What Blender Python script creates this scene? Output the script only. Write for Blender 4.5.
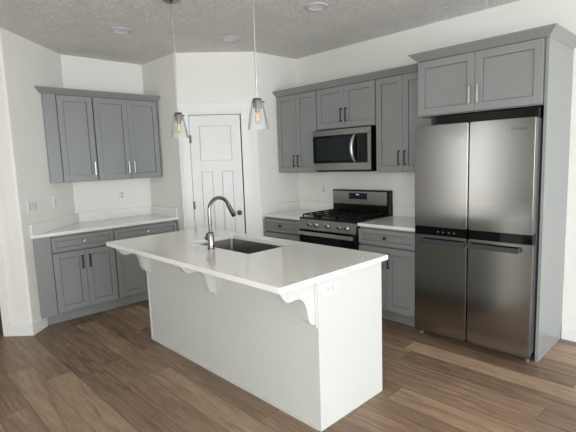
import bpy, bmesh, math, random
from mathutils import Vector, Matrix
SC = bpy.context.scene
COL = SC.collection
for o in list(bpy.data.objects):
    bpy.data.objects.remove(o)
PI = math.pi

# ------------------------------------------------------------------ camera
CAM_LOC = Vector((3.3067, -4.0113, 1.5311))
YAW, PITCH, ROLL, FPX = math.radians(45.9347), math.radians(-7.208), math.radians(-2.0146), 443.56
fw = Vector((-math.sin(YAW) * math.cos(PITCH), math.cos(YAW) * math.cos(PITCH), math.sin(PITCH)))
rt0 = Vector((math.cos(YAW), math.sin(YAW), 0))
up0 = rt0.cross(fw)
rt = rt0 * math.cos(ROLL) + up0 * math.sin(ROLL)
up = -rt0 * math.sin(ROLL) + up0 * math.cos(ROLL)
cam_d = bpy.data.cameras.new('camera')
cam_d.sensor_width = 36
cam_d.lens = FPX / 576 * 36
cam_d.clip_start = 0.05
cam = bpy.data.objects.new('camera', cam_d)
COL.objects.link(cam)
M4 = Matrix((rt, up, -fw)).transposed().to_4x4()
M4.translation = CAM_LOC
cam.matrix_world = M4
SC.camera = cam

# ------------------------------------------------------------------ world, daylight, exposure
w = bpy.data.worlds.new('World')
SC.world = w
w.use_nodes = True
bgn = w.node_tree.nodes['Background']
bgn.inputs[0].default_value = (0.75, 0.86, 1.0, 1)
bgn.inputs[1].default_value = 1.6


def area(name, loc, direction, sx, sy, power, color):
    l = bpy.data.lights.new(name, 'AREA')
    l.shape = 'RECTANGLE'
    l.size, l.size_y = sx, sy
    l.energy = power
    l.color = color
    o = bpy.data.objects.new(name, l)
    COL.objects.link(o)
    o.location = loc
    o.rotation_euler = Vector(direction).to_track_quat('-Z', 'Y').to_euler()
    return o


# daylight through the open-plan room's unseen window openings, plus added fill lamps
area('daylight_patio_window', (8.92, -2.2, 1.25), (-1, 0, 0), 3.9, 2.3, 146, (0.86, 0.93, 1.0))
area('upward_fill_bounce', (8.88, -2.2, 0.9), (-1, 0, 0.7), 3.9, 1.6, 165, (0.94, 0.97, 1.0))  # added upward fill to lift the ceiling, standing in for ground bounce
area('daylight_dining_window', (-0.25, -5.72, 1.35), (0, 1, 0), 0.6, 1.7, 12, (1.0, 0.96, 0.90))
area('front_fill_light', (4.3, -5.72, 1.35), (0, 1, 0), 2.8, 1.9, 155, (0.97, 0.99, 0.99))  # added fill from behind the camera for island front and floor
vs = SC.view_settings
SC.display_settings.display_device = 'sRGB'
vs.view_transform = 'Standard'
vs.look = 'None'
vs.gamma = 1
vs.use_curve_mapping = False
vs.exposure = 0.04

# ------------------------------------------------------------------ materials


def s2l(c):
    return tuple(((x / 255) / 12.92 if x / 255 <= 0.04045 else ((x / 255 + 0.055) / 1.055) ** 2.4) for x in c)


def mat(name, rgb, rough=0.5, metal=0.0, var=0.04, vscale=6.0, bump=0.0, bscale=80.0, stretch=(1, 1, 1), spec=0.5, coat=0.0, rvar=0.0, bdist=0.01):
    m = bpy.data.materials.new(name)
    m.use_nodes = True
    nt = m.node_tree
    b = nt.nodes['Principled BSDF']
    b.inputs['Roughness'].default_value = rough
    b.inputs['Metallic'].default_value = metal
    b.inputs['Specular IOR Level'].default_value = spec
    b.inputs['Coat Weight'].default_value = coat
    tc = nt.nodes.new('ShaderNodeTexCoord')
    mp = nt.nodes.new('ShaderNodeMapping')
    mp.inputs['Scale'].default_value = stretch
    nt.links.new(tc.outputs['Object'], mp.inputs[0])
    n = nt.nodes.new('ShaderNodeTexNoise')
    n.inputs['Scale'].default_value = vscale
    n.inputs['Detail'].default_value = 4
    nt.links.new(mp.outputs[0], n.inputs['Vector'])
    r = nt.nodes.new('ShaderNodeValToRGB')
    c = s2l(rgb)
    r.color_ramp.elements[0].position = 0.3
    r.color_ramp.elements[1].position = 0.7
    r.color_ramp.elements[0].color = (*[x * (1 - var) for x in c], 1)
    r.color_ramp.elements[1].color = (*[min(1, x * (1 + var)) for x in c], 1)
    nt.links.new(n.outputs['Fac'], r.inputs[0])
    nt.links.new(r.outputs[0], b.inputs['Base Color'])
    if rvar:
        mr = nt.nodes.new('ShaderNodeMapRange')
        mr.inputs['To Min'].default_value = rough - rvar
        mr.inputs['To Max'].default_value = rough + rvar
        nt.links.new(n.outputs['Fac'], mr.inputs['Value'])
        nt.links.new(mr.outputs[0], b.inputs['Roughness'])
    if bump:
        n2 = nt.nodes.new('ShaderNodeTexNoise')
        n2.inputs['Scale'].default_value = bscale
        n2.inputs['Detail'].default_value = 3
        nt.links.new(mp.outputs[0], n2.inputs['Vector'])
        bp = nt.nodes.new('ShaderNodeBump')
        bp.inputs['Strength'].default_value = bump
        bp.inputs['Distance'].default_value = bdist
        nt.links.new(n2.outputs['Fac'], bp.inputs['Height'])
        nt.links.new(bp.outputs[0], b.inputs['Normal'])
    return m


def glow(name, rgb, strength, base=(20, 20, 20)):
    m = mat(name, base, 0.4, 0, 0.02)
    b = m.node_tree.nodes['Principled BSDF']
    b.inputs['Emission Color'].default_value = (*s2l(rgb), 1)
    b.inputs['Emission Strength'].default_value = strength
    return m


def clear_glass(name, tint=(1, 1, 1), edge=1.45, grey=0.0):
    m = bpy.data.materials.new(name)
    m.use_nodes = True
    nt = m.node_tree
    nt.nodes.remove(nt.nodes['Principled BSDF'])
    out = nt.nodes['Material Output']
    t = nt.nodes.new('ShaderNodeBsdfTransparent')
    t.inputs[0].default_value = (*tint, 1)
    g = nt.nodes.new('ShaderNodeBsdfGlossy')
    g.inputs['Roughness'].default_value = 0.03
    g.inputs[0].default_value = (0.9, 0.9, 0.9, 1)
    f = nt.nodes.new('ShaderNodeFresnel')
    f.inputs[0].default_value = edge
    n = nt.nodes.new('ShaderNodeTexNoise')
    n.inputs['Scale'].default_value = 60
    bm_ = nt.nodes.new('ShaderNodeBump')
    bm_.inputs['Strength'].default_value = 0.08
    bm_.inputs['Distance'].default_value = 0.01
    tc = nt.nodes.new('ShaderNodeTexCoord')
    nt.links.new(tc.outputs['Object'], n.inputs['Vector'])
    nt.links.new(n.outputs['Fac'], bm_.inputs['Height'])
    nt.links.new(bm_.outputs[0], g.inputs['Normal'])
    nt.links.new(bm_.outputs[0], f.inputs['Normal'])
    mu = nt.nodes.new('ShaderNodeMath')
    mu.operation = 'MULTIPLY'
    mu.inputs[1].default_value = 0.6
    nt.links.new(f.outputs[0], mu.inputs[0])
    df = nt.nodes.new('ShaderNodeBsdfDiffuse')
    df.inputs[0].default_value = (0.9, 0.9, 0.9, 1)
    m0 = nt.nodes.new('ShaderNodeMixShader')
    m0.inputs[0].default_value = grey
    nt.links.new(t.outputs[0], m0.inputs[1])
    nt.links.new(df.outputs[0], m0.inputs[2])
    mx = nt.nodes.new('ShaderNodeMixShader')
    nt.links.new(mu.outputs[0], mx.inputs[0])
    nt.links.new(m0.outputs[0], mx.inputs[1])
    nt.links.new(g.outputs[0], mx.inputs[2])
    nt.links.new(mx.outputs[0], out.inputs[0])
    return m


def ceiling_mat():
    m = mat('ceiling_knockdown', (244, 242, 237), 0.9, 0, 0.03, 3)
    nt = m.node_tree
    b = nt.nodes['Principled BSDF']
    tc = nt.nodes.new('ShaderNodeTexCoord')
    n = nt.nodes.new('ShaderNodeTexNoise')
    n.inputs['Scale'].default_value = 31
    n.inputs['Detail'].default_value = 5
    n.inputs['Roughness'].default_value = 0.6
    n.inputs['Distortion'].default_value = 0.6
    nt.links.new(tc.outputs['Object'], n.inputs['Vector'])
    r = nt.nodes.new('ShaderNodeValToRGB')
    r.color_ramp.elements[0].position = 0.42
    r.color_ramp.elements[1].position = 0.56
    nt.links.new(n.outputs['Fac'], r.inputs[0])
    bp = nt.nodes.new('ShaderNodeBump')
    bp.inputs['Strength'].default_value = 0.85
    bp.inputs['Distance'].default_value = 0.013
    nt.links.new(r.outputs[0], bp.inputs['Height'])
    nt.links.new(bp.outputs[0], b.inputs['Normal'])
    return m


def floor_mat():
    m = bpy.data.materials.new('vinyl_plank_floor')
    m.use_nodes = True
    nt = m.node_tree
    b = nt.nodes['Principled BSDF']

    def N(t, **k):
        n = nt.nodes.new(t)
        for a, v in k.items():
            setattr(n, a, v)
        return n

    def math_(op, a, bb=None):
        n = N('ShaderNodeMath', operation=op)
        for i, v in enumerate((a, bb)):
            if v is None:
                continue
            if isinstance(v, (int, float)):
                n.inputs[i].default_value = v
            else:
                nt.links.new(v, n.inputs[i])
        return n.outputs[0]
    tc = N('ShaderNodeTexCoord')
    sp = N('ShaderNodeSeparateXYZ')
    nt.links.new(tc.outputs['Object'], sp.inputs[0])
    X, Y = sp.outputs[0], sp.outputs[1]
    PW, PL = 0.18, 1.5
    ry = math_('DIVIDE', math_('ADD', Y, 20.05), PW)
    row = math_('FLOOR', ry)
    wn = N('ShaderNodeTexWhiteNoise', noise_dimensions='1D')
    nt.links.new(row, wn.inputs['W'])
    rx = math_('ADD', math_('DIVIDE', math_('ADD', X, 20.0), PL), wn.outputs['Value'])
    colm = math_('FLOOR', rx)
    cb = N('ShaderNodeCombineXYZ')
    nt.links.new(row, cb.inputs[0])
    nt.links.new(colm, cb.inputs[1])
    w2 = N('ShaderNodeTexWhiteNoise', noise_dimensions='2D')
    nt.links.new(cb.outputs[0], w2.inputs['Vector'])
    pid = w2.outputs['Value']
    # grain: stretched noise, offset per plank
    off = N('ShaderNodeCombineXYZ')
    nt.links.new(math_('ADD', math_('MULTIPLY', X, 1.3), math_('MULTIPLY', pid, 37.0)), off.inputs[0])
    nt.links.new(math_('MULTIPLY', Y, 15.0), off.inputs[1])
    nt.links.new(math_('MULTIPLY', pid, 11.0), off.inputs[2])
    g = N('ShaderNodeTexNoise')
    g.inputs['Scale'].default_value = 1.7
    g.inputs['Detail'].default_value = 7
    g.inputs['Roughness'].default_value = 0.62
    g.inputs['Distortion'].default_value = 0.9
    nt.links.new(off.outputs[0], g.inputs['Vector'])
    off2 = N('ShaderNodeCombineXYZ')
    nt.links.new(math_('ADD', math_('MULTIPLY', X, 4.0), math_('MULTIPLY', pid, 19.0)), off2.inputs[0])
    nt.links.new(math_('MULTIPLY', Y, 90.0), off2.inputs[1])
    g2 = N('ShaderNodeTexNoise')
    g2.inputs['Scale'].default_value = 1.6
    g2.inputs['Detail'].default_value = 4
    nt.links.new(off2.outputs[0], g2.inputs['Vector'])
    v = math_('ADD', math_('ADD', math_('MULTIPLY', math_('SUBTRACT', g.outputs['Fac'], 0.5), 0.95), math_('MULTIPLY', math_('SUBTRACT', g2.outputs['Fac'], 0.5), 0.4)),
              math_('ADD', math_('MULTIPLY', math_('SUBTRACT', pid, 0.5), 0.40), 0.5))
    r = N('ShaderNodeValToRGB')
    cr = r.color_ramp
    cr.elements[0].position = 0.12
    cr.elements[0].color = (*s2l((84, 67, 55)), 1)
    cr.elements[1].position = 0.9
    cr.elements[1].color = (*s2l((184, 157, 130)), 1)
    e = cr.elements.new(0.5)
    e.color = (*s2l((138, 114, 93)), 1)
    nt.links.new(v, r.inputs[0])
    fy = math_('FRACT', ry)
    fx = math_('FRACT', rx)
    dy = math_('MULTIPLY', math_('MINIMUM', fy, math_('SUBTRACT', 1.0, fy)), PW)
    dx = math_('MULTIPLY', math_('MINIMUM', fx, math_('SUBTRACT', 1.0, fx)), PL)
    d = math_('MINIMUM', dy, dx)
    mr = N('ShaderNodeMapRange')
    mr.inputs['From Min'].default_value = 0.0008
    mr.inputs['From Max'].default_value = 0.0032
    nt.links.new(d, mr.inputs['Value'])
    mx = N('ShaderNodeMixRGB', blend_type='MULTIPLY')
    mx.inputs['Fac'].default_value = 1
    sm = N('ShaderNodeMapRange')
    sm.inputs['To Min'].default_value = 0.5
    nt.links.new(mr.outputs[0], sm.inputs['Value'])
    nt.links.new(r.outputs[0], mx.inputs[1])
    nt.links.new(sm.outputs[0], mx.inputs[2])
    nt.links.new(mx.outputs[0], b.inputs['Base Color'])
    b.inputs['Roughness'].default_value = 0.42
    b.inputs['Specular IOR Level'].default_value = 0.4
    bp = N('ShaderNodeBump')
    bp.inputs['Strength'].default_value = 0.25
    bp.inputs['Distance'].default_value = 0.004
    nt.links.new(math_('ADD', mr.outputs[0], math_('MULTIPLY', g2.outputs['Fac'], 0.3)), bp.inputs['Height'])
    nt.links.new(bp.outputs[0], b.inputs['Normal'])
    return m


M = dict(
    wall=mat('wall_paint', (236, 235, 229), 0.75, 0, 0.012, 2, 0.05, 140),
    ceil=ceiling_mat(), floor=floor_mat(),
    trim=mat('white_trim_paint', (236, 236, 233), 0.4, 0, 0.01, 4),
    door=mat('white_door_paint', (232, 233, 230), 0.42, 0, 0.01, 4),
    grey=mat('grey_cabinet_paint', (140, 143, 142), 0.33, 0, 0.02, 5),
    gap=mat('cabinet_carcass_shadow_grey', (112, 115, 117), 0.6, 0, 0.03, 5),
    island=mat('white_island_paint', (205, 207, 203), 0.45, 0, 0.012, 3),
    quartz=mat('white_quartz', (236, 236, 231), 0.09, 0, 0.018, 60),
    steel=mat('stainless_steel', (157, 156, 153), 0.2, 1.0, 0.004, 2, stretch=(1, 1, 5)),
    steel_d=mat('dark_stainless_steel', (150, 147, 142), 0.3, 1.0, 0.03, 10),
    sinkm=mat('sink_steel', (150, 148, 145), 0.35, 1.0, 0.06, 20),
    nickel=mat('brushed_nickel', (208, 206, 201), 0.32, 1.0, 0.03, 20),
    fauc=mat('brushed_faucet_nickel', (128, 124, 118), 0.17, 1.0, 0.03, 20),
    black=mat('black_enamel', (9, 9, 10), 0.28, 0, 0.05, 10, spec=0.3),
    iron=mat('cast_iron_grate', (12, 12, 12), 0.5, 0, 0.1, 30, spec=0.3),
    glassb=mat('black_glass', (6, 7, 9), 0.08, 0, 0.03, 6, spec=0.3),
    mesh=mat('microwave_window_glass', (30, 37, 40), 0.15, 0, 0.05, 6, spec=0.25),
    dkgrey=mat('dark_grey_plastic', (58, 60, 62), 0.4, 0, 0.04, 10),
    case=mat('appliance_case_grey', (96, 98, 102), 0.45, 0, 0.03, 10),
    plastic=mat('white_plastic', (236, 236, 238), 0.35, 0, 0.01, 10),
    front_dark=mat('front_wall_shade_colour', (128, 122, 114), 0.8, 0, 0.012, 2),  # front wall's shade put into its colour, dims the refrigerator reflection
    rocker=mat('off_white_rocker', (206, 206, 208), 0.35, 0, 0.01, 10),
    ring=mat('light_trim_ring', (196, 196, 202), 0.4, 0, 0.01, 10),
    slot=mat('dark_outlet_slot', (40, 40, 42), 0.5, 0, 0.02, 10),
    lens=mat('frosted_light_lens', (240, 240, 244), 0.5, 0, 0.01, 10),
    dark_metal=mat('dark_hinge_shaded_pull_metal', (88, 86, 82), 0.3, 1.0, 0.03, 10),  # dark hinges and knob; also nickel pulls with dark reflections put into the colour
    logo=mat('logo_grey', (70, 70, 72), 0.4, 0, 0.02, 10),
    icon=mat('pale_icon', (120, 124, 130), 0.5, 0, 0.02, 10),
    dark=mat('hall_shade_colour', (60, 58, 56), 0.9, 0, 0.02, 3),  # gloom of the unlit hall put into its wall colour
    ground=mat('outside_ground', (170, 168, 160), 0.9, 0, 0.1, 3),
    glass=clear_glass('clear_shade_glass', (0.97, 0.98, 0.98), 1.25, 0.09),
    pane=clear_glass('window_pane_glass', (0.96, 0.98, 0.98), 1.3),
    bulb=clear_glass('bulb_glass', (1.0, 0.93, 0.80), 1.35),
    filament=glow('amber_filament', (255, 215, 150), 0.8, (200, 150, 80)),
    clock=glow('clock_digits', (150, 190, 255), 1.2),
    screen=mat('navy_display_glass', (10, 13, 26), 0.1, 0, 0.03, 6),
)

for k_ in ('steel',):
    nt_ = M[k_].node_tree
    b_ = nt_.nodes['Principled BSDF']
    tg = nt_.nodes.new('ShaderNodeTangent')
    tg.direction_type = 'RADIAL'
    tg.axis = 'Z'
    nt_.links.new(tg.outputs[0], b_.inputs['Tangent'])
    b_.inputs['Anisotropic'].default_value = 0.55
    b_.inputs['Anisotropic Rotation'].default_value = 0.0

# ------------------------------------------------------------------ mesh builder


class B:
    def __init__(s):
        s.bm = bmesh.new()

    def box(s, x0, x1, y0, y1, z0, z1, bev=0.0, seg=1):
        r = bmesh.ops.create_cube(s.bm, size=1)
        vs_ = r['verts']
        for v in vs_:
            v.co = Vector(((x0 + x1) / 2 + v.co.x * abs(x1 - x0), (y0 + y1) / 2 + v.co.y * abs(y1 - y0), (z0 + z1) / 2 + v.co.z * abs(z1 - z0)))
        if bev:
            es = list({e for v in vs_ for e in v.link_edges})
            bmesh.ops.bevel(s.bm, geom=es, offset=bev, segments=seg, affect='EDGES', clamp_overlap=True)
        return s

    def prism(s, pts, z0, z1, axis='z'):
        """pts 2D polygon extruded along axis; axis x: pts=(y,z); axis y: pts=(x,z)"""
        def P(p, t):
            return Vector((p[0], p[1], t)) if axis == 'z' else (Vector((t, p[0], p[1])) if axis == 'x' else Vector((p[0], t, p[1])))
        a = [s.bm.verts.new(P(p, z0)) for p in pts]
        b = [s.bm.verts.new(P(p, z1)) for p in pts]
        n = len(pts)
        fs = [s.bm.faces.new(a), s.bm.faces.new(b)]
        for i in range(n):
            fs.append(s.bm.faces.new((a[i], a[(i + 1) % n], b[(i + 1) % n], b[i])))
        bmesh.ops.recalc_face_normals(s.bm, faces=fs)
        return s

    def lathe(s, prof, c=(0, 0, 0), axis='z', n=28, closed=False):
        """prof list of (r, t)"""
        c = Vector(c)
        rings = []
        for r, t in prof:
            ring = []
            for i in range(n):
                a = 2 * PI * i / n
                u, v = r * math.cos(a), r * math.sin(a)
                p = {'z': Vector((u, v, t)), 'x': Vector((t, u, v)), 'y': Vector((u, t, v))}[axis]
                ring.append(s.bm.verts.new(c + p))
            rings.append(ring)
        fs = []
        m = len(rings)
        for k in range(m if closed else m - 1):
            A, Bn = rings[k], rings[(k + 1) % m]
            for i in range(n):
                fs.append(s.bm.faces.new((A[i], A[(i + 1) % n], Bn[(i + 1) % n], Bn[i])))
        if not closed:
            for ring, (r, t) in ((rings[0], prof[0]), (rings[-1], prof[-1])):
                if r > 1e-6:
                    fs.append(s.bm.faces.new(ring))
        bmesh.ops.remove_doubles(s.bm, verts=[v for r_ in rings for v in r_], dist=1e-6)
        bmesh.ops.recalc_face_normals(s.bm, faces=[f for f in fs if f.is_valid])
        return s

    def cyl(s, r, t0, t1, c=(0, 0, 0), axis='z', n=28):
        return s.lathe([(r, t0), (r, t1)], c, axis, n)

    def tube(s, pts, r, n=14, caps=True):
        pts = [Vector(p) for p in pts]
        rr = r if isinstance(r, (list, tuple)) else [r] * len(pts)
        rings = []
        ref = None
        for i, p in enumerate(pts):
            t = (pts[min(i + 1, len(pts) - 1)] - pts[max(i - 1, 0)]).normalized()
            if ref is None:
                ref = Vector((1, 0, 0)) if abs(t.x) < 0.9 else Vector((0, 1, 0))
            u = (ref - t * ref.dot(t)).normalized()
            ref = u
            v = t.cross(u)
            rings.append([s.bm.verts.new(p + (u * math.cos(2 * PI * k / n) + v * math.sin(2 * PI * k / n)) * rr[i]) for k in range(n)])
        fs = []
        for a, b in zip(rings, rings[1:]):
            for k in range(n):
                fs.append(s.bm.faces.new((a[k], a[(k + 1) % n], b[(k + 1) % n], b[k])))
        if caps:
            fs += [s.bm.faces.new(rings[0]), s.bm.faces.new(rings[-1])]
        bmesh.ops.recalc_face_normals(s.bm, faces=fs)
        return s

    def build(s, name, m, parent=None, smooth=False, origin=None):
        me = bpy.data.meshes.new(name)
        o = bpy.data.objects.new(name, me)
        if parent is None:
            if origin is None:
                xs = [v.co for v in s.bm.verts]
                origin = Vector(((min(v.x for v in xs) + max(v.x for v in xs)) / 2, (min(v.y for v in xs) + max(v.y for v in xs)) / 2, min(v.z for v in xs)))
            bmesh.ops.translate(s.bm, verts=s.bm.verts, vec=-Vector(origin))
            o.location = origin
        s.bm.to_mesh(me)
        s.bm.free()
        me.materials.append(m)
        if smooth:
            for p in me.polygons:
                p.use_smooth = True
            try:
                me.set_sharp_from_angle(angle=math.radians(40))
            except Exception:
                pass
        COL.objects.link(o)
        if parent is not None:
            o.parent = parent
        return o


def tag(o, label, cat, group=None):
    o['label'] = label
    o['category'] = cat
    if group:
        o['group'] = group
    return o


def thing(name, label, cat, loc=(0, 0, 0), rz=0.0, group=None):
    o = bpy.data.objects.new(name, None)
    o.empty_display_size = 0.1
    COL.objects.link(o)
    o.location = loc
    o.rotation_euler = (0, 0, rz)
    return tag(o, label, cat, group)


def struct(o):
    o['kind'] = 'structure'
    return o


def S(name, b, m, parent=None, smooth=False):
    o = b.build(name, m, parent, smooth)
    if parent is None:
        struct(o)
    return o


# ------------------------------------------------------------------ the room
H = 2.7432
XL, YL, YA = -1.9255, -1.3449, -2.2724      # left wall plane, its far and near corners
XR = -0.6136                                # short return wall left of the range
PA, PB = Vector((XL + 0.7515, YL)), Vector((XR, -0.6554))   # pantry corner wall
CUT = XL + YA                               # 45 degree switch wall: x + y = CUT
WE = Vector((-1.213, CUT + 1.213))          # its free end
RX, FY = 9.0, -5.8                          # far right and front walls of the open plan room
T = 0.12
HU = Vector((-1, -1)).normalized()          # direction of the hall wall beyond the free end
HEND = WE + HU * 1.45

S('floor', B().box(-5, RX + 0.2, FY - 0.2, 0.15, -0.1, 0), M['floor'])
S('ceiling', B().box(-5, RX + 0.2, FY - 0.2, 0.15, H, H + 0.1), M['ceil'])


def wall_seg(name, a, b, out, z0=0.0, z1=H, t=T, m='wall'):
    """vertical wall slab between plan points a and b, thickness towards out"""
    a, b, o = Vector(a), Vector(b), Vector(out).normalized() * t
    return B().prism([a, b, b + o, a + o], z0, z1)


S('wall_back', wall_seg('', (XL - T, 0), (RX + T, 0), (0, 1)), M['wall'])
S('wall_range_return', B().prism([(XR, 0), (XR, PB.y), (XR - 0.09, PB.y - 0.03), (XR - 0.09, 0)], 0, H), M['wall'])
S('wall_left_return', B().prism([(XL, YL), (PA.x, YL), (PA.x - 0.03, YL + 0.09), (XL, YL + 0.09)], 0, H), M['wall'])
S('wall_left', wall_seg('', (XL, YA - 0.05), (XL, T), (-1, 0)), M['wall'])
SU = Vector((1, -1)).normalized()
bull = [WE - SU * 0.022 + HU * 0.022 + (-HU * math.cos(a_ * PI / 12) + SU * math.sin(a_ * PI / 12)) * 0.022 for a_ in range(7)]
S('wall_switch', B().prism([(XL - 0.03, CUT - XL + 0.03)] + bull + [WE + HU * 0.12, (XL - 0.03 + HU.x * 0.12, CUT - XL + 0.03 + HU.y * 0.12)], 0, H), M['wall'])
# hall wall with its cased opening
c0, c1 = 0.205, 1.2
hn = Vector((-HU.y, HU.x))                   # normal
hn = Vector((1, -1)).normalized()
bw = B()
for (t0, t1, z0, z1) in ((0.121, c0, 0, H), (c1, 1.45, 0, H), (c0, c1, 2.05, H)):
    a, b_ = WE + HU * t0, WE + HU * t1
    bw.prism([a, b_, b_ - hn * T, a - hn * T], z0, z1)
S('wall_hall', bw, M['wall'])
bw = B()
for (t0, t1, z0, z1) in ((c0 - 0.012, c0 + 0.062, 0, 2.10), (c1 - 0.062, c1 + 0.012, 0, 2.10), (c0 - 0.012, c1 + 0.012, 2.0, 2.10)):
    a, b_ = WE + HU * t0, WE + HU * t1
    bw.prism([a + hn * 0.015, b_ + hn * 0.015, b_ - hn * (T + 0.01), a - hn * (T + 0.01)], z0, z1)
S('trim_2', bw, M['trim'])
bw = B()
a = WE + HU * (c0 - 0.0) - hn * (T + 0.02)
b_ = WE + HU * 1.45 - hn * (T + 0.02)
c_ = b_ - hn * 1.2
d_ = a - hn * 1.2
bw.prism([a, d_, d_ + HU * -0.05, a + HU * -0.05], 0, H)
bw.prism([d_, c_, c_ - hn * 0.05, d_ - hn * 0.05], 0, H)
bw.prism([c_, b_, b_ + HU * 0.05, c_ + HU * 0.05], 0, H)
S('wall_hall_inside', bw, M['dark'])  # walls coloured dark for the hall's lack of light
S('wall_left_living', B().prism([(HEND.x, HEND.y), (HEND.x, FY), (HEND.x - T, FY), (HEND.x - T, HEND.y)], 0, H), M['wall'])

# pantry corner wall with its door opening
pu = (PB - PA).normalized()
pn = Vector((pu.y, -pu.x))                   # into the kitchen
PL_ = (PB - PA).length
d0, d1, dh = 0.122, 0.706, 2.068
bw = B()


def pquad(bm_, t0, t1, n0, n1, z0, z1):
    a, b2 = PA + pu * t0, PA + pu * t1
    bm_.prism([a + pn * n0, b2 + pn * n0, b2 + pn * n1, a + pn * n1], z0, z1)


for (t0, t1, z0, z1) in ((0, d0, 0, H), (d1, PL_, 0, H), (d0, d1, dh, H)):
    pquad(bw, t0, t1, 0, -T, z0, z1)
S('wall_pantry', bw, M['wall'])
bw = B()
pquad(bw, d0 - 0.09, d0 - 0.004, 0.0, 0.016, 0, dh + 0.022)
pquad(bw, d1 + 0.004, d1 + 0.09, 0.0, 0.016, 0, dh + 0.022)
pquad(bw, d0 - 0.105, d1 + 0.105, 0.0, 0.020, dh + 0.022, 2.195)
pquad(bw, d0 - 0.112, d1 + 0.115, 0.0, 0.036, 2.195, 2.215)
pquad(bw, d0 - 0.004, d0, -T, 0.004, 0, dh + 0.004)
pquad(bw, d1, d1 + 0.004, -T, 0.004, 0, dh + 0.004)
pquad(bw, d0 - 0.004, d1 + 0.004, -T, 0.004, dh, dh + 0.004)
S('trim_1', bw, M['trim'])
# the door: three recessed panels, local x along the wall, -y to the kitchen
DW = d1 - d0
dl = PA + pu * d0
droot = thing('door_1', 'white three panel pantry door with round dark knob in the corner wall', 'door', (dl.x, dl.y, 0), math.atan2(pu.y, pu.x))
droot['kind'] = 'structure'
g_ = 0.004
bw = B()
fr, bk = -0.002, 0.033


def dbox(x0, x1, z0, z1, f=fr, bev=0.0):
    bw.box(x0, x1, f, bk, z0, z1, bev)


dx0, dx1, dz0, dz1 = g_, DW - 0.012, 0.012, dh - 0.006
sw = 0.105
dbox(dx0, dx0 + sw, dz0, dz1)
dbox(dx1 - sw, dx1, dz0, dz1)
dbox(dx0 + sw, dx1 - sw, 1.945, dz1)
dbox(dx0 + sw, dx1 - sw, 1.435, 1.55)
dbox(dx0 + sw, dx1 - sw, dz0, 0.25)
cxm = (dx0 + dx1) / 2
dbox(cxm - 0.052, cxm + 0.052, 0.25, 1.435)
for (x0, x1, z0, z1) in ((dx0 + sw, dx1 - sw, 1.55, 1.945), (dx0 + sw, cxm - 0.052, 0.25, 1.435), (cxm + 0.052, dx1 - sw, 0.25, 1.435)):
    bw.box(x0, x1, bk - 0.012, bk - 0.01, z0, z1)
    bw.box(x0 + 0.006, x1 - 0.006, fr + 0.010, bk - 0.012, z0 + 0.006, z1 - 0.006, 0.002)
dleaf = bw.build('door_leaf', M['door'], droot)
kb = B().lathe([(0.028, 0.0), (0.028, -0.006), (0.012, -0.010), (0.011, -0.03), (0.022, -0.036), (0.027, -0.046), (0.026, -0.056), (0.016, -0.063), (0.0, -0.064)], (dx1 - 0.05, fr, 0.945), 'y')
kb.build('door_handle', M['dark_metal'], droot, True)
for z in (0.25, 1.05, 1.80):
    B().cyl(0.007, z - 0.045, z + 0.045, (0.003, fr - 0.008, 0), 'z', 12).box(0.003, 0.02, fr - 0.003, fr, z - 0.045, z + 0.045).build('hinge', M['dark_metal'], droot, True)

# baseboards
BH = 0.115


def base(name, a, b, n, h=BH):
    a, b, n = Vector(a), Vector(b), Vector(n).normalized()
    bm_ = B()
    bm_.prism([a, b, b + n * 0.014, a + n * 0.014], 0, h - 0.012)
    bm_.prism([a, b, b + n * 0.008, a + n * 0.008], h - 0.012, h)
    S(name, bm_, M['trim'])


base('baseboard_back', (2.345, 0), (RX, 0), (0, -1))
base('baseboard_switch', (XL + 0.55, CUT - XL - 0.55), WE, (1, 1))
base('baseboard_hall', WE - HU * 0.014, WE + HU * (c0 - 0.013), (1, -1))
base('baseboard_living', HEND, (HEND.x, FY), (1, 0))
base('baseboard_front', (HEND.x, FY), (RX, FY), (0, 1))


# unseen sides of the open plan room, with windows for the daylight and the added front fill
def wall_with_hole(name, axis, pos, out, a0, a1, holes, m):
    bm_ = B()
    zs = sorted({0, H} | {h[2] for h in holes} | {h[3] for h in holes})
    xs = sorted({a0, a1} | {h[0] for h in holes} | {h[1] for h in holes})
    for i in range(len(xs) - 1):
        for j in range(len(zs) - 1):
            cx, cz = (xs[i] + xs[i + 1]) / 2, (zs[j] + zs[j + 1]) / 2
            if any(h[0] < cx < h[1] and h[2] < cz < h[3] for h in holes):
                continue
            p0, p1 = sorted((pos, pos + out * T))
            if axis == 'x':
                bm_.box(p0, p1, xs[i], xs[i + 1], zs[j], zs[j + 1])
            else:
                bm_.box(xs[i], xs[i + 1], p0, p1, zs[j], zs[j + 1])
    S(name, bm_, m)


win_n = [0]


def window(axis, pos, out, a0, a1, z0, z1, bars):
    win_n[0] += 1
    root = bpy.data.objects.new('window_%d' % win_n[0], None)
    COL.objects.link(root)
    struct(root)
    p0, p1 = sorted((pos + out * 0.02, pos + out * 0.09))
    f = B()
    seg = [(a0, a0 + 0.05, z0, z1), (a1 - 0.05, a1, z0, z1), (a0, a1, z0, z0 + 0.05), (a0, a1, z1 - 0.05, z1)]
    for k in range(1, bars):
        c = a0 + (a1 - a0) * k / bars
        seg.append((c - 0.035, c + 0.035, z0, z1))
    for (u0, u1, v0, v1) in seg:
        if axis == 'x':
            f.box(p0, p1, u0, u1, v0, v1)
        else:
            f.box(u0, u1, p0, p1, v0, v1)
    f.build('window_frame', M['trim'], root)
    q0, q1 = (p0 + p1) / 2 - 0.003, (p0 + p1) / 2 + 0.003
    g = B()
    if axis == 'x':
        g.box(q0, q1, a0 + 0.05, a1 - 0.05, z0 + 0.05, z1 - 0.05)
    else:
        g.box(a0 + 0.05, a1 - 0.05, q0, q1, z0 + 0.05, z1 - 0.05)
    g.build('pane', M['pane'], root)


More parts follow.
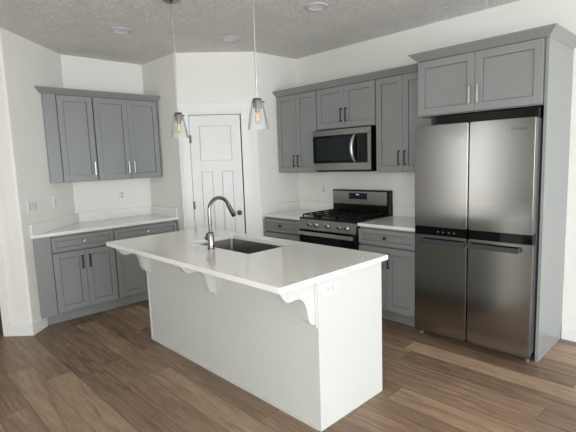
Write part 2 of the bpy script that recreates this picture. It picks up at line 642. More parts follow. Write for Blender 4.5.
hx = (-4.2, -0.2, 0.04, 2.45)
wall_with_hole('wall_right', 'x', RX, 1, FY - T, 0.0, [hx], M['wall'])
window('x', RX, 1, *hx, 2)
h1, h2 = (-0.55, 0.05, 0.5, 2.2), (2.9, 5.7, 0.4, 2.3)
wall_with_hole('wall_front', 'y', FY, -1, HEND.x - T, RX + T, [h1, h2], M['front_dark'])  # wall colour darkened in place of shade on the window side
window('y', FY, -1, *h1, 1)
window('y', FY, -1, *h2, 2)  # unseen window added to go with the front fill lamp

# ------------------------------------------------------------------ cabinet builders (local x along the wall, wall at y=0, front towards -y)
DT = 0.02     # door thickness


def shaker(x0, x1, z0, z1, yf, rail=0.057):
    b = B()
    yb = yf + DT
    b.box(x0, x0 + rail, yf, yb, z0, z1, 0.0012)
    b.box(x1 - rail, x1, yf, yb, z0, z1, 0.0012)
    b.box(x0 + rail, x1 - rail, yf, yb, z0, z0 + rail, 0.0012)
    b.box(x0 + rail, x1 - rail, yf, yb, z1 - rail, z1, 0.0012)
    b.box(x0 + rail - 0.002, x1 - rail + 0.002, yb - 0.003, yb - 0.001, z0 + rail - 0.002, z1 - rail + 0.002)
    b.box(x0 + rail + 0.004, x1 - rail - 0.004, yf + 0.008, yb - 0.003, z0 + rail + 0.004, z1 - rail - 0.004, 0.001)
    return b


def pull(x, zc, yf, parent, length=0.14, m='nickel'):
    b = B()
    h = length / 2
    b.box(x - 0.007, x + 0.007, yf - 0.032, yf - 0.022, zc - h, zc + h, 0.0035, 2)
    for s_ in (-1, 1):
        b.box(x - 0.0055, x + 0.0055, yf - 0.024, yf, zc + s_ * (h - 0.008) - 0.006, zc + s_ * (h - 0.008) + 0.006, 0.002)
    return b.build('pull', M[m], parent, True)


def knob(x, z, yf, parent, m='nickel'):
    b = B().lathe([(0.009, 0), (0.007, -0.008), (0.007, -0.016), (0.015, -0.021), (0.017, -0.027), (0.013, -0.032), (0.0, -0.034)], (x, yf, z), 'y', 20)
    return b.build('knob', M[m], parent, True)


def footprint(w, d, cut):
    """rectangle 0..w x -d..0 with the corner behind the 45 degree wall (lx - ly < cut) removed"""
    if cut is None:
        return [(0, 0), (0, -d), (w, -d), (w, 0)]
    return [(max(0, cut), 0), (0, -max(0, cut)), (0, -d), (w, -d), (w, 0)] if cut > 0 else [(0, 0), (0, -d), (w, -d), (w, 0)]


def wall_cabinet(label, loc, rz, w, d, z0, z1, doors, group=None, cut=None, pulls=True, filler=None, pm='nickel', pz=None, endgap=0.006):
    """doors: list of (x0, x1, side the pull stands on)"""
    t = thing('wall_cabinet', label, 'cabinet', loc, rz, group)
    B().prism(footprint(w, d - 0.016, cut), z0, z1).build('carcass', M['grey'], t)
    yf = -d - DT - 0.001
    for (x0, x1, side) in doors:
        dr = shaker(x0, x1, z0 + 0.006, z1 - 0.012, yf).build('door', M['grey'], t)
        if side:
            px = x1 - 0.03 if side > 0 else x0 + 0.03
            pull(px, pz if pz else z0 + 0.135, yf, dr, m=pm)
    if filler:
        fx0, fx1 = filler
        B().box(fx0, fx1, -d - 0.012, -d + 0.016, z0, z1, 0.001).build('filler_strip', M['grey'], t)
    return t


def base_cabinet(label, loc, rz, w, d, drawers, doors, group=None, cut=None, filler=None, pm='nickel', dz=(0.722, 0.862), door_z=(0.122, 0.706), top=0.8838):
    t = thing('base_cabinet', label, 'cabinet', loc, rz, group)
    B().prism(footprint(w, d - 0.016, cut), 0.105, top).build('carcass', M['grey'], t)
    yf = -d - DT - 0.001
    for (x0, x1) in drawers:
        dr = shaker(x0, x1, dz[0], dz[1], yf, 0.036).build('drawer', M['grey'], t)
        knob((x0 + x1) / 2, (dz[0] + dz[1]) / 2 + 0.005, yf, dr, pm)
    for (x0, x1, side) in doors:
        dr = shaker(x0, x1, door_z[0], door_z[1], yf).build('door', M['grey'], t)
        if side:
            px = x1 - 0.034 if side > 0 else x0 + 0.034
            pull(px, door_z[1] - 0.115, yf, dr, m='dark_metal')  # nickel pulls given a darker metal for the dark floor they reflect
    if filler:
        B().box(filler[0], filler[1], -d - 0.012, -d + 0.016, 0.105, top, 0.001).build('filler_strip', M['grey'], t)
    fp = footprint(w, d - 0.065, cut)
    x_left = min(p[0] for p in fp if abs(p[1] + d - 0.065) < 1e-6)
    if filler:
        x_left = cut - (d - 0.065)
    B().box(x_left, w, -d + 0.065, -d + 0.083, 0.0, 0.105).build('toe_kick', M['grey'], t)
    return t


RL = PI / 2
# left wall uppers: local x = world y, local -y = world +x
y1, y2, y3 = -2.477, -2.115, -1.366
UB, UT = 1.378, 2.272
GU = 'grey wall cabinets left of the pantry'
wall_cabinet('grey single door wall cabinet at the left end beside the switch wall', (XL + 0.002, y1, 0), RL, y2 - y1, 0.33, UB, UT, [(0.008, y2 - y1 - 0.006, 1)], GU,
             cut=CUT - XL - y1 + 0.003, filler=(-0.118, 0.003))
w2 = y3 - y2
wall_cabinet('grey double door wall cabinet between single door cabinet and pantry corner', (XL + 0.002, y2, 0), RL, w2, 0.33, UB, UT,
             [(0.006, w2 / 2 - 0.0015, 1), (w2 / 2 + 0.0015, w2 - 0.008, -1)], GU)


def crown(name, label, pts, normals, z, drop_end=None):
    """mitred crown swept along plan points; pts are on the cabinet face, normals = mitre vectors"""
    prof = [(-0.012, 0.0), (0.004, 0.0), (0.008, 0.006), (0.05, 0.046), (0.056, 0.05), (0.056, 0.058), (-0.012, 0.058)]
    b = B()
    rings = []
    for p, n in zip(pts, normals):
        rings.append([b.bm.verts.new((p[0] + n[0] * o, p[1] + n[1] * o, z + h)) for o, h in prof])
    k = len(prof)
    fs = []
    for a, c in zip(rings, rings[1:]):
        for i in range(k):
            fs.append(b.bm.faces.new((a[i], a[(i + 1) % k], c[(i + 1) % k], c[i])))
    fs += [b.bm.faces.new(rings[0]), b.bm.faces.new(rings[-1])]
    bmesh.ops.recalc_face_normals(b.bm, faces=fs)
    return tag(b.build(name, M['grey']), label, 'moulding', 'grey crown mouldings')


xf = XL + 0.33 + 0.02
crown('crown_moulding', 'grey crown moulding along the top of the left wall cabinets', [(xf, CUT - xf + 0.004), (xf, YL - 0.004)], [(1, -1), (1, 0)], UT - 0.006)

# left wall base cabinets
GB = 'grey base cabinets left of the pantry'
bd = 0.61
yb1, yb2, yb3 = -2.735, -2.119, -1.37
w1 = yb2 - yb1
base_cabinet('grey base cabinet beside the switch wall with drawer and two doors', (XL + 0.002, yb1, 0), RL, w1, bd,
             [(0.008, w1 - 0.006)], [(0.008, w1 / 2 - 0.0015, 1), (w1 / 2 + 0.0015, w1 - 0.006, -1)], GB, cut=CUT - XL - yb1 + 0.004, filler=(-0.142, 0.003))
w2b = yb3 - yb2
base_cabinet('grey base cabinet half hidden behind the left end of the island', (XL + 0.002, yb2, 0), RL, w2b, bd,
             [(0.006, w2b - 0.008)], [(0.006, w2b / 2 - 0.0015, 1), (w2b / 2 + 0.0015, w2b - 0.008, -1)], GB)

# left countertop
CT0, CT1 = 0.884, 0.914
co = 0.637
t = thing('countertop', 'white quartz countertop with backsplash strips on the left base cabinets', 'countertop', (XL, YL, CT0))
t_inv = Vector((-XL, -YL, -CT0))


def local(b, root):
    bmesh.ops.translate(b.bm, verts=b.bm.verts, vec=-Vector(root.location))
    return b


e = 0.003
local(B().prism([(XL + e, CUT - XL + e), (XL + co, CUT - XL - co + e), (XL + co, YL - e), (XL + e, YL - e)], CT0, CT1), t).build('slab', M['quartz'], t)
SPT = 1.016
local(B().box(XL + e, XL + 0.022, CUT - XL + 0.02, YL - e, CT1, SPT, 0.001), t).build('backsplash', M['quartz'], t)
local(B().box(XL + 0.022, XL + co - 0.01, YL - 0.022, YL - e, CT1, SPT, 0.001), t).build('backsplash', M['quartz'], t)
r2 = 0.5 ** 0.5
a = Vector((XL + 0.024, CUT - XL - 0.024 + e))
b_ = Vector((XL + co - 0.012, CUT - XL - co + 0.012 + e))
nn = Vector((r2, r2))
local(B().prism([a, b_, b_ + nn * 0.02, a + nn * 0.02], CT1, SPT), t).build('backsplash', M['quartz'], t)

# ------------------------------------------------------------------ range wall
GR = 'grey wall cabinets on the range wall'
wL = 0.022 - (XR + 0.004)
wall_cabinet('grey double door wall cabinet left of the microwave', (XR + 0.004, -0.002, 0), 0, wL - 0.002, 0.33, UB, UT,
             [(0.01, wL / 2 - 0.0015, 1), (wL / 2 + 0.0015, wL - 0.008, -1)], GR, pm='dark_metal')  # dark reflections on these nickel pulls put into the metal colour
wall_cabinet('short grey double door wall cabinet directly above the microwave', (0.024, -0.002, 0), 0, 0.76, 0.33, 1.836, UT,
             [(0.006, 0.3785, 1), (0.3815, 0.754, -1)], GR, pm='dark_metal', pz=1.97)
x0, x1 = 0.786, 1.374
wall_cabinet('tall grey double door wall cabinet between microwave and refrigerator', (x0, -0.002, 0), 0, x1 - x0, 0.33, UB, UT,
             [(0.006, 0.2925, 1), (0.2955, 0.582, -1)], GR, pm='dark_metal')
yfu = -0.35
crown('crown_moulding', 'grey crown moulding along the top of the range wall cabinets', [(XR + 0.003, yfu), (1.318, yfu)], [(0, -1), (0, -1)], UT - 0.006)
# refrigerator surround
FX0, FX1, FP = 1.376, 2.318, 2.34
FD = 0.583
fw_ = FX1 - FX0
wall_cabinet('deep grey double door cabinet above the refrigerator', (FX0, -0.002, 0), 0, fw_ - 0.001, FD, 1.845, 2.292,
             [(0.004, fw_ / 2 - 0.0015, 1), (fw_ / 2 + 0.0015, fw_ - 0.008, -1)], GR, pm='nickel', pz=1.972)
t = thing('side_panel', 'tall grey end panel on the right side of the refrigerator', 'panel', (FP, 0, 0))
local(B().box(FX1 + 0.001, FP, -FD - 0.006, -0.002, 0, 2.292, 0.001), t).build('panel_board', M['grey'], t)
yfc = -FD - 0.02
b = B()
crown('crown_moulding', 'grey crown moulding wrapping the cabinet above the refrigerator',
      [(FX0, -0.004), (FX0, yfc), (FP, yfc), (FP, -0.004)], [(-1, 0), (-1, -1), (1, -1), (1, 0)], 2.288)

GRB = 'grey base cabinets beside the range'
wB = -0.004 - (XR + 0.004)
base_cabinet('grey base cabinet left of the range beside the pantry wall', (XR + 0.004, -0.002, 0), 0, wB, bd, [(0.012, wB - 0.008)],
             [(0.012, wB / 2 - 0.0015, 1), (wB / 2 + 0.0015, wB - 0.008, -1)], GRB, pm='dark_metal')
wR = 1.385 - 0.768
base_cabinet('grey base cabinet between range and refrigerator', (0.768, -0.002, 0), 0, wR, bd, [(0.006, wR - 0.006)],
             [(0.006, wR / 2 - 0.0015, 1), (wR / 2 + 0.0015, wR - 0.006, -1)], GRB, pm='dark_metal')
t = thing('countertop', 'short white quartz countertop left of the range', 'countertop', (XR, 0, CT0))
local(B().box(XR + e, -0.002, -0.637, -e, CT0, CT1, 0.002), t).build('slab', M['quartz'], t)
local(B().box(XR + e, -0.002, -0.022, -e, CT1, SPT, 0.001), t).build('backsplash', M['quartz'], t)
local(B().box(XR + e, XR + 0.022, -0.627, -0.022, CT1, SPT, 0.001), t).build('backsplash', M['quartz'], t)
t = thing('countertop', 'white quartz countertop between the range and the refrigerator', 'countertop', (0.765, 0, CT0))
local(B().box(0.765, 1.388, -0.637, -e, CT0, CT1, 0.002), t).build('slab', M['quartz'], t)
local(B().box(0.765, 1.388, -0.022, -e, CT1, SPT, 0.001), t).build('backsplash', M['quartz'], t)


def text(body, size, loc, rot, m, parent, name='logo'):
    c = bpy.data.curves.new(name, 'FONT')
    c.body = body
    c.size = size
    c.align_x = 'CENTER'
    c.align_y = 'CENTER'
    c.extrude = 0.0004
    c.materials.append(m)
    o = bpy.data.objects.new(name, c)
    COL.objects.link(o)
    me = bpy.data.meshes.new_from_object(o)
    bpy.data.objects.remove(o)
    o = bpy.data.objects.new(name, me)
    COL.objects.link(o)
    o.location = loc
    o.rotation_euler = rot
    o.parent = parent
    return o


# ------------------------------------------------------------------ range
t = thing('gas_range', 'stainless and black gas range under the microwave', 'range', (0.381, -0.33, 0))


def lb(*a, bev=0.0, seg=1):
    return B().box(*a, bev, seg)


def P_(b, name, m, root=None, smooth=False):
    return local(b, root or t).build(name, M[m], root or t, smooth)


P_(lb(0.004, 0.758, -0.618, -0.025, 0.09, 0.905), 'body', 'black')
P_(lb(0.03, 0.732, -0.58, -0.08, 0.0, 0.09), 'plinth', 'black')
P_(lb(0.003, 0.759, -0.645, -0.075, 0.905, 0.922, bev=0.004), 'cooktop', 'black')
# sloped front control strip
P_(B().prism([(-0.62, 0.905), (-0.642, 0.905), (-0.658, 0.80), (-0.62, 0.80)], 0.004, 0.758, 'x'), 'control_strip', 'steel_d')
for kx in (0.155, 0.25, 0.40, 0.556, 0.648):
    kk = B().lathe([(0.024, 0), (0.024, -0.006), (0.020, -0.010), (0.018, -0.026), (0.012, -0.030), (0.0, -0.030)], (kx, -0.648, 0.852), 'y', 20)
    ko = P_(kk, 'knob', 'nickel', smooth=True)
    rg = P_(B().lathe([(0.0145, -0.0295), (0.0145, -0.033), (0.0, -0.0335)], (kx, -0.648, 0.852), 'y', 20), 'knob_cap', 'dkgrey', smooth=True)
    rg.parent = ko
# oven door: black glass with steel edges
od = P_(lb(0.004, 0.758, -0.652, -0.619, 0.225, 0.796, bev=0.003), 'oven_door', 'black')
wn_ = P_(lb(0.012, 0.75, -0.655, -0.651, 0.255, 0.772), 'oven_glass', 'glassb')
wn_.parent = od
hb = B()
hb.box(0.012, 0.75, -0.702, -0.682, 0.746, 0.782, 0.006, 2)
hb.box(0.03, 0.06, -0.684, -0.652, 0.755, 0.779, 0.003)
hb.box(0.702, 0.732, -0.684, -0.652, 0.755, 0.779, 0.003)
hd = P_(hb, 'oven_handle', 'nickel')
hd.parent = od
P_(lb(0.004, 0.758, -0.65, -0.619, 0.095, 0.218, bev=0.003), 'storage_drawer', 'steel')
# back guard
P_(lb(0.006, 0.756, -0.085, -0.012, 0.905, 1.178, bev=0.003), 'backguard', 'black')
bgp = P_(lb(0.012, 0.738, -0.093, -0.084, 1.02, 1.166, bev=0.003), 'control_panel', 'steel')
dp = P_(lb(0.245, 0.49, -0.0965, -0.0925, 1.078, 1.146), 'display', 'screen')
dp.parent = bgp
ck = P_(lb(0.345, 0.385, -0.0972, -0.0962, 1.124, 1.133), 'clock_display', 'clock')
ck.parent = dp
# burner grates: three cast iron sections
for gi, (gx0, gx1) in enumerate(((0.03, 0.262), (0.268, 0.494), (0.50, 0.732))):
    g = B()
    gz0, gz1 = 0.944, 0.956
    for xx in (gx0, gx1 - 0.012):
        g.box(xx, xx + 0.012, -0.62, -0.11, gz0, gz1, 0.002)
    for yy in (-0.62, -0.376, -0.122):
        g.box(gx0, gx1, yy, yy + 0.012, gz0, gz1, 0.002)
    mx_ = (gx0 + gx1) / 2
    g.box(mx_ - 0.005, mx_ + 0.005, -0.62, -0.11, gz0, gz1, 0.002)
    for yy in (-0.50, -0.24):
        g.box(gx0, gx1, yy - 0.005, yy + 0.005, gz0, gz1, 0.002)
    for xx in (gx0 + 0.006, gx1 - 0.006):
        for yy in (-0.614, -0.37, -0.116):
            g.box(xx - 0.006, xx + 0.006, yy - 0.006, yy + 0.006, 0.921, gz0)
    P_(g, 'burner_grate', 'iron')
for (bx, by, r) in ((0.146, -0.50, 0.045), (0.146, -0.24, 0.035), (0.381, -0.37, 0.04), (0.616, -0.50, 0.05), (0.616, -0.24, 0.035)):
    P_(B().lathe([(r + 0.012, 0.9215), (r + 0.010, 0.927), (r, 0.929), (r, 0.936), (r - 0.006, 0.939), (0, 0.939)], (bx, by, 0)), 'burner', 'iron', smooth=True)

# ------------------------------------------------------------------ microwave
t = thing('microwave', 'stainless over the range microwave with black window door', 'microwave', (0.385, -0.2, 1.40))
P_(lb(0.006, 0.76, -0.375, -0.004, 1.40, 1.834), 'body', 'black')
fm = B()
fx0, fx1, fz0, fz1, yf, yb = 0.008, 0.759, 1.408, 1.826, -0.402, -0.376
fm.box(fx0, fx1, yf, yb, 1.765, fz1, 0.003)
fm.box(fx0, fx1, yf, yb, fz0, 1.483, 0.003)
fm.box(0.722, fx1, yf, yb, 1.483, 1.765, 0.002)
P_(fm, 'front_frame', 'steel')
md = P_(lb(0.008, 0.600, -0.404, -0.376, 1.484, 1.764, bev=0.002), 'door', 'glassb')
mw = P_(lb(0.06, 0.52, -0.4055, -0.403, 1.51, 1.74), 'window', 'mesh')
mw.parent = md
hp = B()
pts = []
for k in range(13):
    u = k / 12
    pts.append((0.575 - 0.012 * math.sin(PI * u), -0.408 - 0.042 * math.sin(PI * u) ** 0.6, 1.492 + 0.265 * u))
hp.tube(pts, [0.010 + 0.007 * math.sin(PI * k / 12) for k in range(13)], 12)
hh = P_(hp, 'handle', 'nickel', smooth=True)
hh.parent = md
P_(lb(0.602, 0.721, -0.404, -0.376, 1.484, 1.764, bev=0.002), 'control_panel', 'glassb')
P_(lb(0.03, 0.73, -0.37, -0.05, 1.388, 1.40), 'underside_vent', 'dkgrey')
text('Whirlpool', 0.017, Vector((0.372, -0.4025, 1.795)) - t.location, (PI / 2, 0, 0), M['logo'], t)

# ------------------------------------------------------------------ refrigerator
t = thing('refrigerator', 'four door stainless steel refrigerator with black middle band', 'refrigerator', (1.86, -0.35, 0))
RX0, RX1 = 1.399, 2.307
RXM = 1.849
P_(lb(RX0 + 0.006, RX1 - 0.004, -0.60, -0.05, 0.06, 1.755), 'body', 'case')
P_(lb(RX0 + 0.03, RX1 - 0.03, -0.58, -0.1, 0.0, 0.06), 'plinth', 'black')
P_(lb(1.56, RX1 - 0.004, -0.615, -0.1, 1.755, 1.832, bev=0.004), 'hinge_cover', 'black')
yF, yB = -0.692, -0.622
P_(lb(RX0 + 0.01, RX1 - 0.01, yB, -0.60, 0.07, 1.75), 'door_gasket', 'black')
for i, (a0, a1) in enumerate(((RX0, RXM - 0.005), (RXM + 0.005, RX1))):
    up_ = P_(lb(a0, a1, yF, yB, 0.951, 1.762, bev=0.006, seg=2), 'upper_door', 'steel')
    if i == 1:
        text('Whirlpool', 0.025, Vector((2.198, yF - 0.0006, 1.69)) - t.location, (PI / 2, 0, 0), M['logo'], up_)
    P_(lb(a0 + 0.002, a1 - 0.002, yF + 0.006, yB, 0.882, 0.949), 'middle_band', 'glassb')
    P_(lb(a0, a1, yF, yB, 0.048, 0.880, bev=0.006, seg=2), 'lower_door', 'steel')
    low = [c for c in t.children if c.name.startswith('lower_door')][-1]
    hx0, hx1 = (RX0 + 0.065, RXM - 0.008) if i == 0 else (RXM + 0.008, RX1 - 0.075)
    hb = B()
    hb.box(hx0, hx1, yF - 0.040, yF - 0.026, 0.816, 0.852, 0.004, 2)
    hb.box(hx0 + 0.004, hx0 + 0.020, yF - 0.028, yF + 0.004, 0.822, 0.85, 0.002)
    hb.box(hx1 - 0.020, hx1 - 0.004, yF - 0.028, yF + 0.004, 0.822, 0.85, 0.002)
    hd = P_(hb, 'door_handle', 'dkgrey')
    hd.parent = low
ib = [c for c in t.children if c.name.startswith('middle_band')][0]
for k in range(4):
    ic = P_(lb(1.60 + k * 0.045, 1.612 + k * 0.045, yF + 0.0052, yF + 0.0066, 0.908, 0.916), 'touch_icon', 'icon')
    ic.parent = ib
for xx in (RX0 + 0.03, RX1 - 0.03):
    P_(B().lathe([(0.018, 0), (0.018, 0.02), (0.010, 0.024), (0.010, 0.062)], (xx, -0.62, 0), 'z', 16), 'foot', 'case', smooth=True)

# ------------------------------------------------------------------ island
IX0, IX1, IY0, IY1 = -0.3186, 1.766, -2.592, -1.6493
BX0, BX1, BY0, BY1 = -0.2762, 1.7317, -2.2831, -1.676
t = thing('kitchen_island', 'white kitchen island with scrolled corbels under its seating overhang', 'island', (0.73, -2.0, 0))
P_(lb(BX0 + 0.02, BX1 - 0.02, BY0 + 0.006, BY0 + 0.022, 0, CT0), 'front_panel', 'island')
P_(B().box(BX0 + 0.02, BX1 - 0.02, BY0 + 0.0225, BY1 - 0.03, 0.1, 0.66).box(BX0 + 0.02, BX1 - 0.02, BY0 + 0.0225, BY1 - 0.1, 0, 0.1), 'body', 'island')
P_(lb(BX0 + 0.02, BX1 - 0.02, BY1 - 0.045, BY1 - 0.03, 0.66, CT0), 'rear_rail', 'island')
P_(lb(BX0, BX0 + 0.02, BY0, BY1, 0, CT0, bev=0.0015), 'end_panel', 'island')
P_(lb(BX1 - 0.02, BX1, BY0, BY1, 0, CT0, bev=0.0015), 'end_panel', 'island')
P_(lb(BX0 + 0.02, BX1 - 0.02, BY0 - 0.003, BY0 + 0.006, 0, 0.014), 'shoe_strip', 'island')
wI = BX1 - BX0 - 0.04
n_ = 4
for k in range(n_):
    xa = BX0 + 0.02 + wI * k / n_ + 0.003
    xb = BX0 + 0.02 + wI * (k + 1) / n_ - 0.003
    P_(lb(xa, xb, BY1 - 0.0295, BY1 - 0.01, 0.12, CT0 - 0.02, bev=0.002), 'door', 'island')


def corbel(xc):
    # S-scroll bracket: profile in (y, z), wall side at y = BY0 + .006
    yw = BY0 + 0.006
    top = CT0
    D, Hc = 0.263, 0.27
    pr = [(yw, top), (yw - D, top), (yw - D, top - 0.030)]
    # rounded nose, shallow concave arch, then convex belly
    pr += [(yw - 0.248, top - 0.052), (yw - 0.236, top - 0.067), (yw - 0.220, top - 0.078), (yw - 0.200, top - 0.083), (yw - 0.176, top - 0.081), (yw - 0.151, top - 0.080),
           (yw - 0.128, top - 0.084), (yw - 0.108, top - 0.095), (yw - 0.093, top - 0.111), (yw - 0.081, top - 0.135), (yw - 0.074, top - 0.159), (yw - 0.069, top - 0.184),
           (yw - 0.064, top - 0.210), (yw - 0.056, top - 0.230), (yw - 0.044, top - 0.245), (yw - 0.031, top - 0.252), (yw - 0.016, top - 0.255), (yw, top - 0.255)]
    b = B().prism(pr, xc - 0.028, xc + 0.028, 'x')
    co_ = P_(b, 'corbel', 'island')
    bp = P_(lb(xc - 0.040, xc + 0.040, yw - 0.014, yw + 0.0, top - 0.273, top - 0.001, bev=0.002), 'back_plate', 'island')
    bp.parent = co_
    tp = P_(lb(xc - 0.034, xc + 0.034, yw - D + 0.004, yw - 0.015, top - 0.02, top - 0.0005, bev=0.002), 'top_plate', 'island')
    tp.parent = co_


for xc in (BX0 + 0.042, 0.73, BX1 - 0.048):
    corbel(xc)

# island countertop with sink cut-out
SX0, SX1, SY0, SY1 = 0.28, 1.02, -2.178, -1.755


def rrect(x0, x1, y0, y1, r, n=5):
    pts = []
    for cx, cy, a0 in ((x1 - r, y1 - r, 0), (x0 + r, y1 - r, PI / 2), (x0 + r, y0 + r, PI), (x1 - r, y0 + r, 1.5 * PI)):
        for k in range(n + 1):
            a = a0 + PI / 2 * k / n
            pts.append((cx + r * math.cos(a), cy + r * math.sin(a)))
    return pts


def slab_with_hole(outer, inner, z0, z1):
    b = B()
    bm_ = b.bm
    for z in (z0, z1):
        es = []
        for loop in (outer, inner):
            vs2 = [bm_.verts.new((p[0], p[1], z)) for p in loop]
            es += [bm_.edges.new((vs2[i], vs2[(i + 1) % len(vs2)])) for i in range(len(vs2))]
        bmesh.ops.triangle_fill(bm_, use_beauty=True, use_dissolve=False, edges=es)
    for loop in (outer, inner):
        lo = [bm_.verts.new((p[0], p[1], z0)) for p in loop]
        hi = [bm_.verts.new((p[0], p[1], z1)) for p in loop]
        for i in range(len(loop)):
            j = (i + 1) % len(loop)
            bm_.faces.new((lo[i], lo[j], hi[j], hi[i]))
    bmesh.ops.remove_doubles(bm_, verts=bm_.verts, dist=1e-5)
    bmesh.ops.recalc_face_normals(bm_, faces=bm_.faces)
    return b


hole = rrect(SX0, SX1, SY0, SY1, 0.022)
tag(slab_with_hole(rrect(IX0, IX1, IY0, IY1, 0.004, 2), hole, CT0, CT1).build('countertop', M['quartz']),
    'large white quartz island countertop with a sink cut out', 'countertop')

# undermount sink
t = thing('sink', 'dark stainless undermount sink set in the island countertop', 'sink', ((SX0 + SX1) / 2, (SY0 + SY1) / 2, 0.69))
b = B()
o1 = rrect(SX0 - 0.006, SX1 + 0.006, SY0 - 0.006, SY1 + 0.006, 0.028)
i1 = rrect(SX0 - 0.002, SX1 + 0.002, SY0 - 0.002, SY1 + 0.002, 0.024)
i2 = rrect(SX0 + 0.012, SX1 - 0.012, SY0 + 0.012, SY1 - 0.012, 0.03)
lev = [(o1, 0.690), (o1, CT0 - 0.001), (i1, CT0 - 0.001), (i2, 0.706)]
rings = [[b.bm.verts.new((p[0], p[1], z)) for p in lp] for lp, z in lev]
for A_, Bn in zip(rings, rings[1:]):
    for i in range(len(A_)):
        j = (i + 1) % len(A_)
        b.bm.faces.new((A_[i], A_[j], Bn[j], Bn[i]))
b.bm.faces.new(rings[0])
b.bm.faces.new(rings[-1])
bmesh.ops.recalc_face_normals(b.bm, faces=b.bm.faces)
P_(b, 'basin', 'sinkm')
P_(B().lathe([(0.045, 0.7055), (0.045, 0.709), (0.036, 0.710), (0.034, 0.7075), (0.0, 0.7075)], (0.65, -1.93, 0)), 'drain', 'nickel', smooth=True)

# faucet
FXc, FYc = 0.664, -2.232
t = thing('faucet', 'tall brushed nickel gooseneck pull down faucet at the edge of the island sink', 'faucet', (FXc, FYc, CT1))
P_(B().lathe([(0.027, CT1), (0.027, CT1 + 0.006), (0.0245, CT1 + 0.008), (0.0235, CT1 + 0.115), (0.020, CT1 + 0.122), (0.0145, CT1 + 0.125), (0.0145, CT1 + 0.13)], (FXc, FYc, 0)), 'base', 'fauc', smooth=True)
pts = [(FXc, FYc, CT1 + 0.12), (FXc, FYc, CT1 + 0.2), (FXc, FYc, 1.19)]
R_ = 0.087
for k in range(1, 17):
    a = PI - (PI - 0.42) * k / 16
    pts.append((FXc, FYc + R_ + R_ * math.cos(a), 1.19 + R_ * math.sin(a)))
P_(B().tube(pts, 0.0125, 16), 'spout', 'fauc', smooth=True)
e_ = Vector(pts[-1])
dv = (Vector(pts[-1]) - Vector(pts[-2])).normalized()
hpts = [e_ - dv * 0.004, e_ + dv * 0.012, e_ + dv * 0.05, e_ + dv * 0.10, e_ + dv * 0.108]
P_(B().tube(hpts, [0.0135, 0.0155, 0.0165, 0.018, 0.016], 16), 'spray_head', 'fauc', smooth=True)
hl = B().cyl(0.015, -0.055, -0.012, (FXc, FYc, CT1 + 0.075), 'x', 16)
hl.tube([(FXc - 0.046, FYc, CT1 + 0.08), (FXc - 0.05, FYc + 0.004, CT1 + 0.10), (FXc - 0.058, FYc + 0.008, CT1 + 0.105)], [0.008, 0.007, 0.006], 10)
P_(hl, 'lever', 'dark_metal', smooth=True)

# ------------------------------------------------------------------ outlets and switches


def plate(name, label, cat, loc, rz, kind, group=None, horizontal=False, gangs=1):
    t = thing(name, label, cat, loc, rz, group)
    wd = 0.072 + 0.046 * (gangs - 1)
    hg = 0.117
    rot = horizontal
    def bx(x0, x1, y0, y1, z0, z1, bev=0.0):
        if rot:
            return B().box(z0, z1, y0, y1, -x1, -x0, bev)
        return B().box(x0, x1, y0, y1, z0, z1, bev)
    bx(-wd / 2, wd / 2, -0.006, 0, -hg / 2, hg / 2, 0.002).build('cover_plate', M['plastic'], t)
    for g in range(gangs):
        xc = (g - (gangs - 1) / 2) * 0.046
        if kind == 'outlet':
            for zc in (-0.02, 0.02):
                r = bx(xc - 0.017, xc + 0.017, -0.008, -0.005, zc - 0.0155, zc + 0.0155, 0.002).build('receptacle', M['rocker'], t)
                b = bx(xc - 0.0085, xc - 0.006, -0.0085, -0.007, zc - 0.002, zc + 0.008)
                c = bx(xc + 0.006, xc + 0.0085, -0.0085, -0.007, zc - 0.002, zc + 0.008)
                tmp = bpy.data.meshes.new('t')
                c.bm.to_mesh(tmp)
                b.bm.from_mesh(tmp)
                c.bm.free()
                b.build('slots', M['slot'], r)
        else:
            bx(xc - 0.0165, xc + 0.0165, -0.0105, -0.005, -0.034, 0.034, 0.002).build('rocker', M['rocker'], t)
    return t


plate('wall_outlet', 'white duplex outlet above the left countertop backsplash', 'outlet', (XL, -1.721, 1.181), RL, 'outlet', 'white duplex wall outlets')
plate('wall_outlet', 'white duplex outlet on the back wall left of the range', 'outlet', (-0.205, 0, 1.165), 0, 'outlet', 'white duplex wall outlets')
plate('wall_outlet', 'white duplex outlet set sideways in the island end panel', 'outlet', (BX1, -2.188, 0.812), RL, 'outlet', 'white duplex wall outlets', horizontal=True)
rs = math.atan2(1, -1)
plate('light_switch', 'white three gang switch plate near the free end of the angled wall', 'switch', (-1.354, CUT + 1.354, 1.18), PI * 0.75, 'switch', 'white switch plates', gangs=3)
plate('light_switch', 'white single switch plate under the end of the left wall cabinets', 'switch', (-1.634, CUT + 1.634, 1.185), PI * 0.75, 'switch', 'white switch plates')

# ------------------------------------------------------------------ ceiling lights and pendants
GL = 'recessed ceiling lights'
for (cx, cy, lab) in ((-0.70, -2.142, 'round recessed ceiling light above the left wall cabinets'),
                      (-0.328, -1.203, 'round recessed ceiling light in front of the pantry wall'),
                      (0.83, -1.21, 'round recessed ceiling light in front of the range wall')):
    t = thing('recessed_light', lab, 'ceiling light', (cx, cy, H), 0, GL)
    P_(B().lathe([(0.066, H - 0.001), (0.066, H - 0.006), (0.072, H - 0.012), (0.086, H - 0.009), (0.092, H - 0.001)], (cx, cy, 0), n=36, closed=True), 'trim_ring', 'ring', smooth=True)
    P_(B().lathe([(0.067, H - 0.001), (0.067, H - 0.005), (0.0, H - 0.007)], (cx, cy, 0), n=36), 'lens', 'lens', smooth=True)


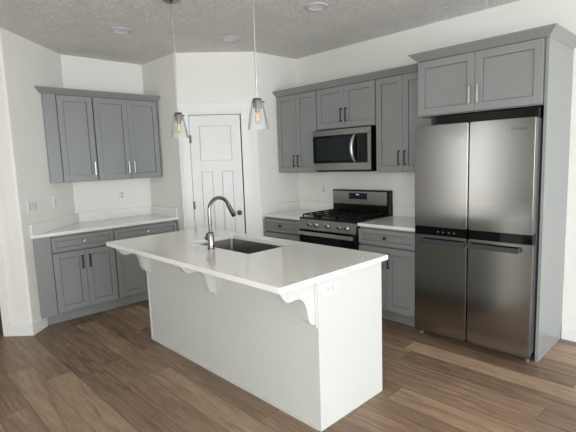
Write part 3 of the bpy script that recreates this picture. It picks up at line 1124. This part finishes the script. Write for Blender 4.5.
def pendant(cx, cy, lab):
    global t
    t = thing('pendant_light', lab, 'pendant light', (cx, cy, H), 0, 'glass pendants over the island')
    zb, zt = 1.727, 1.882
    P_(B().lathe([(0.062, H), (0.062, H - 0.010), (0.056, H - 0.022), (0.012, H - 0.024), (0.010, H - 0.04), (0, H - 0.04)], (cx, cy, 0)), 'canopy', 'fauc', smooth=True)
    P_(B().cyl(0.0055, zt + 0.03, H - 0.035, (cx, cy, 0), 'z', 12), 'rod', 'nickel', smooth=True)
    sk = P_(B().lathe([(0.0, zt + 0.034), (0.026, zt + 0.034), (0.0275, zt + 0.030), (0.0275, zt - 0.024), (0.025, zt - 0.026), (0.016, zt - 0.026), (0.016, zt - 0.05), (0, zt - 0.05)], (cx, cy, 0)), 'socket', 'fauc', smooth=True)
    for k in range(3):
        a = k * 2 * PI / 3 + 0.78
        ca, sa = math.cos(a), math.sin(a)
        q = P_(B().tube([(cx + 0.026 * ca, cy + 0.026 * sa, zt + 0.012), (cx + 0.045 * ca, cy + 0.045 * sa, zt + 0.012)], 0.0055, 10), 'thumb_screw', 'dark_metal', smooth=True)
        q.parent = sk
    P_(B().lathe([(0.036, zt + 0.018), (0.038, zt), (0.068, zb), (0.0655, zb), (0.0355, zt), (0.0335, zt + 0.018)], (cx, cy, 0), n=40, closed=True), 'glass_shade', 'glass', smooth=True)
    bl = P_(B().lathe([(0.011, zt - 0.05), (0.012, zt - 0.058), (0.018, zt - 0.076), (0.022, zt - 0.092), (0.020, zt - 0.106), (0.012, zt - 0.117), (0.0, zt - 0.121)], (cx, cy, 0), n=24), 'bulb', 'bulb', smooth=True)
    f = B()
    for k in range(4):
        a = k * PI / 2
        f.tube([(cx + 0.003 * math.cos(a), cy + 0.003 * math.sin(a), zt - 0.058), (cx + 0.008 * math.cos(a), cy + 0.008 * math.sin(a), zt - 0.098)], 0.0018, 6)
    ff = P_(f, 'filament', 'filament')
    ff.parent = bl
    return t


pendant(0.265, -2.19, 'clear glass pendant light above the left half of the island')
pendant(1.16, -2.165, 'clear glass pendant light above the right half of the island')

# ground outside the windows
S('ground_outside', B().box(-9, 14, -14, FY - 0.21, -0.25, -0.12).box(RX + 0.21, 14, FY - 0.21, 6, -0.25, -0.12), M['ground'])
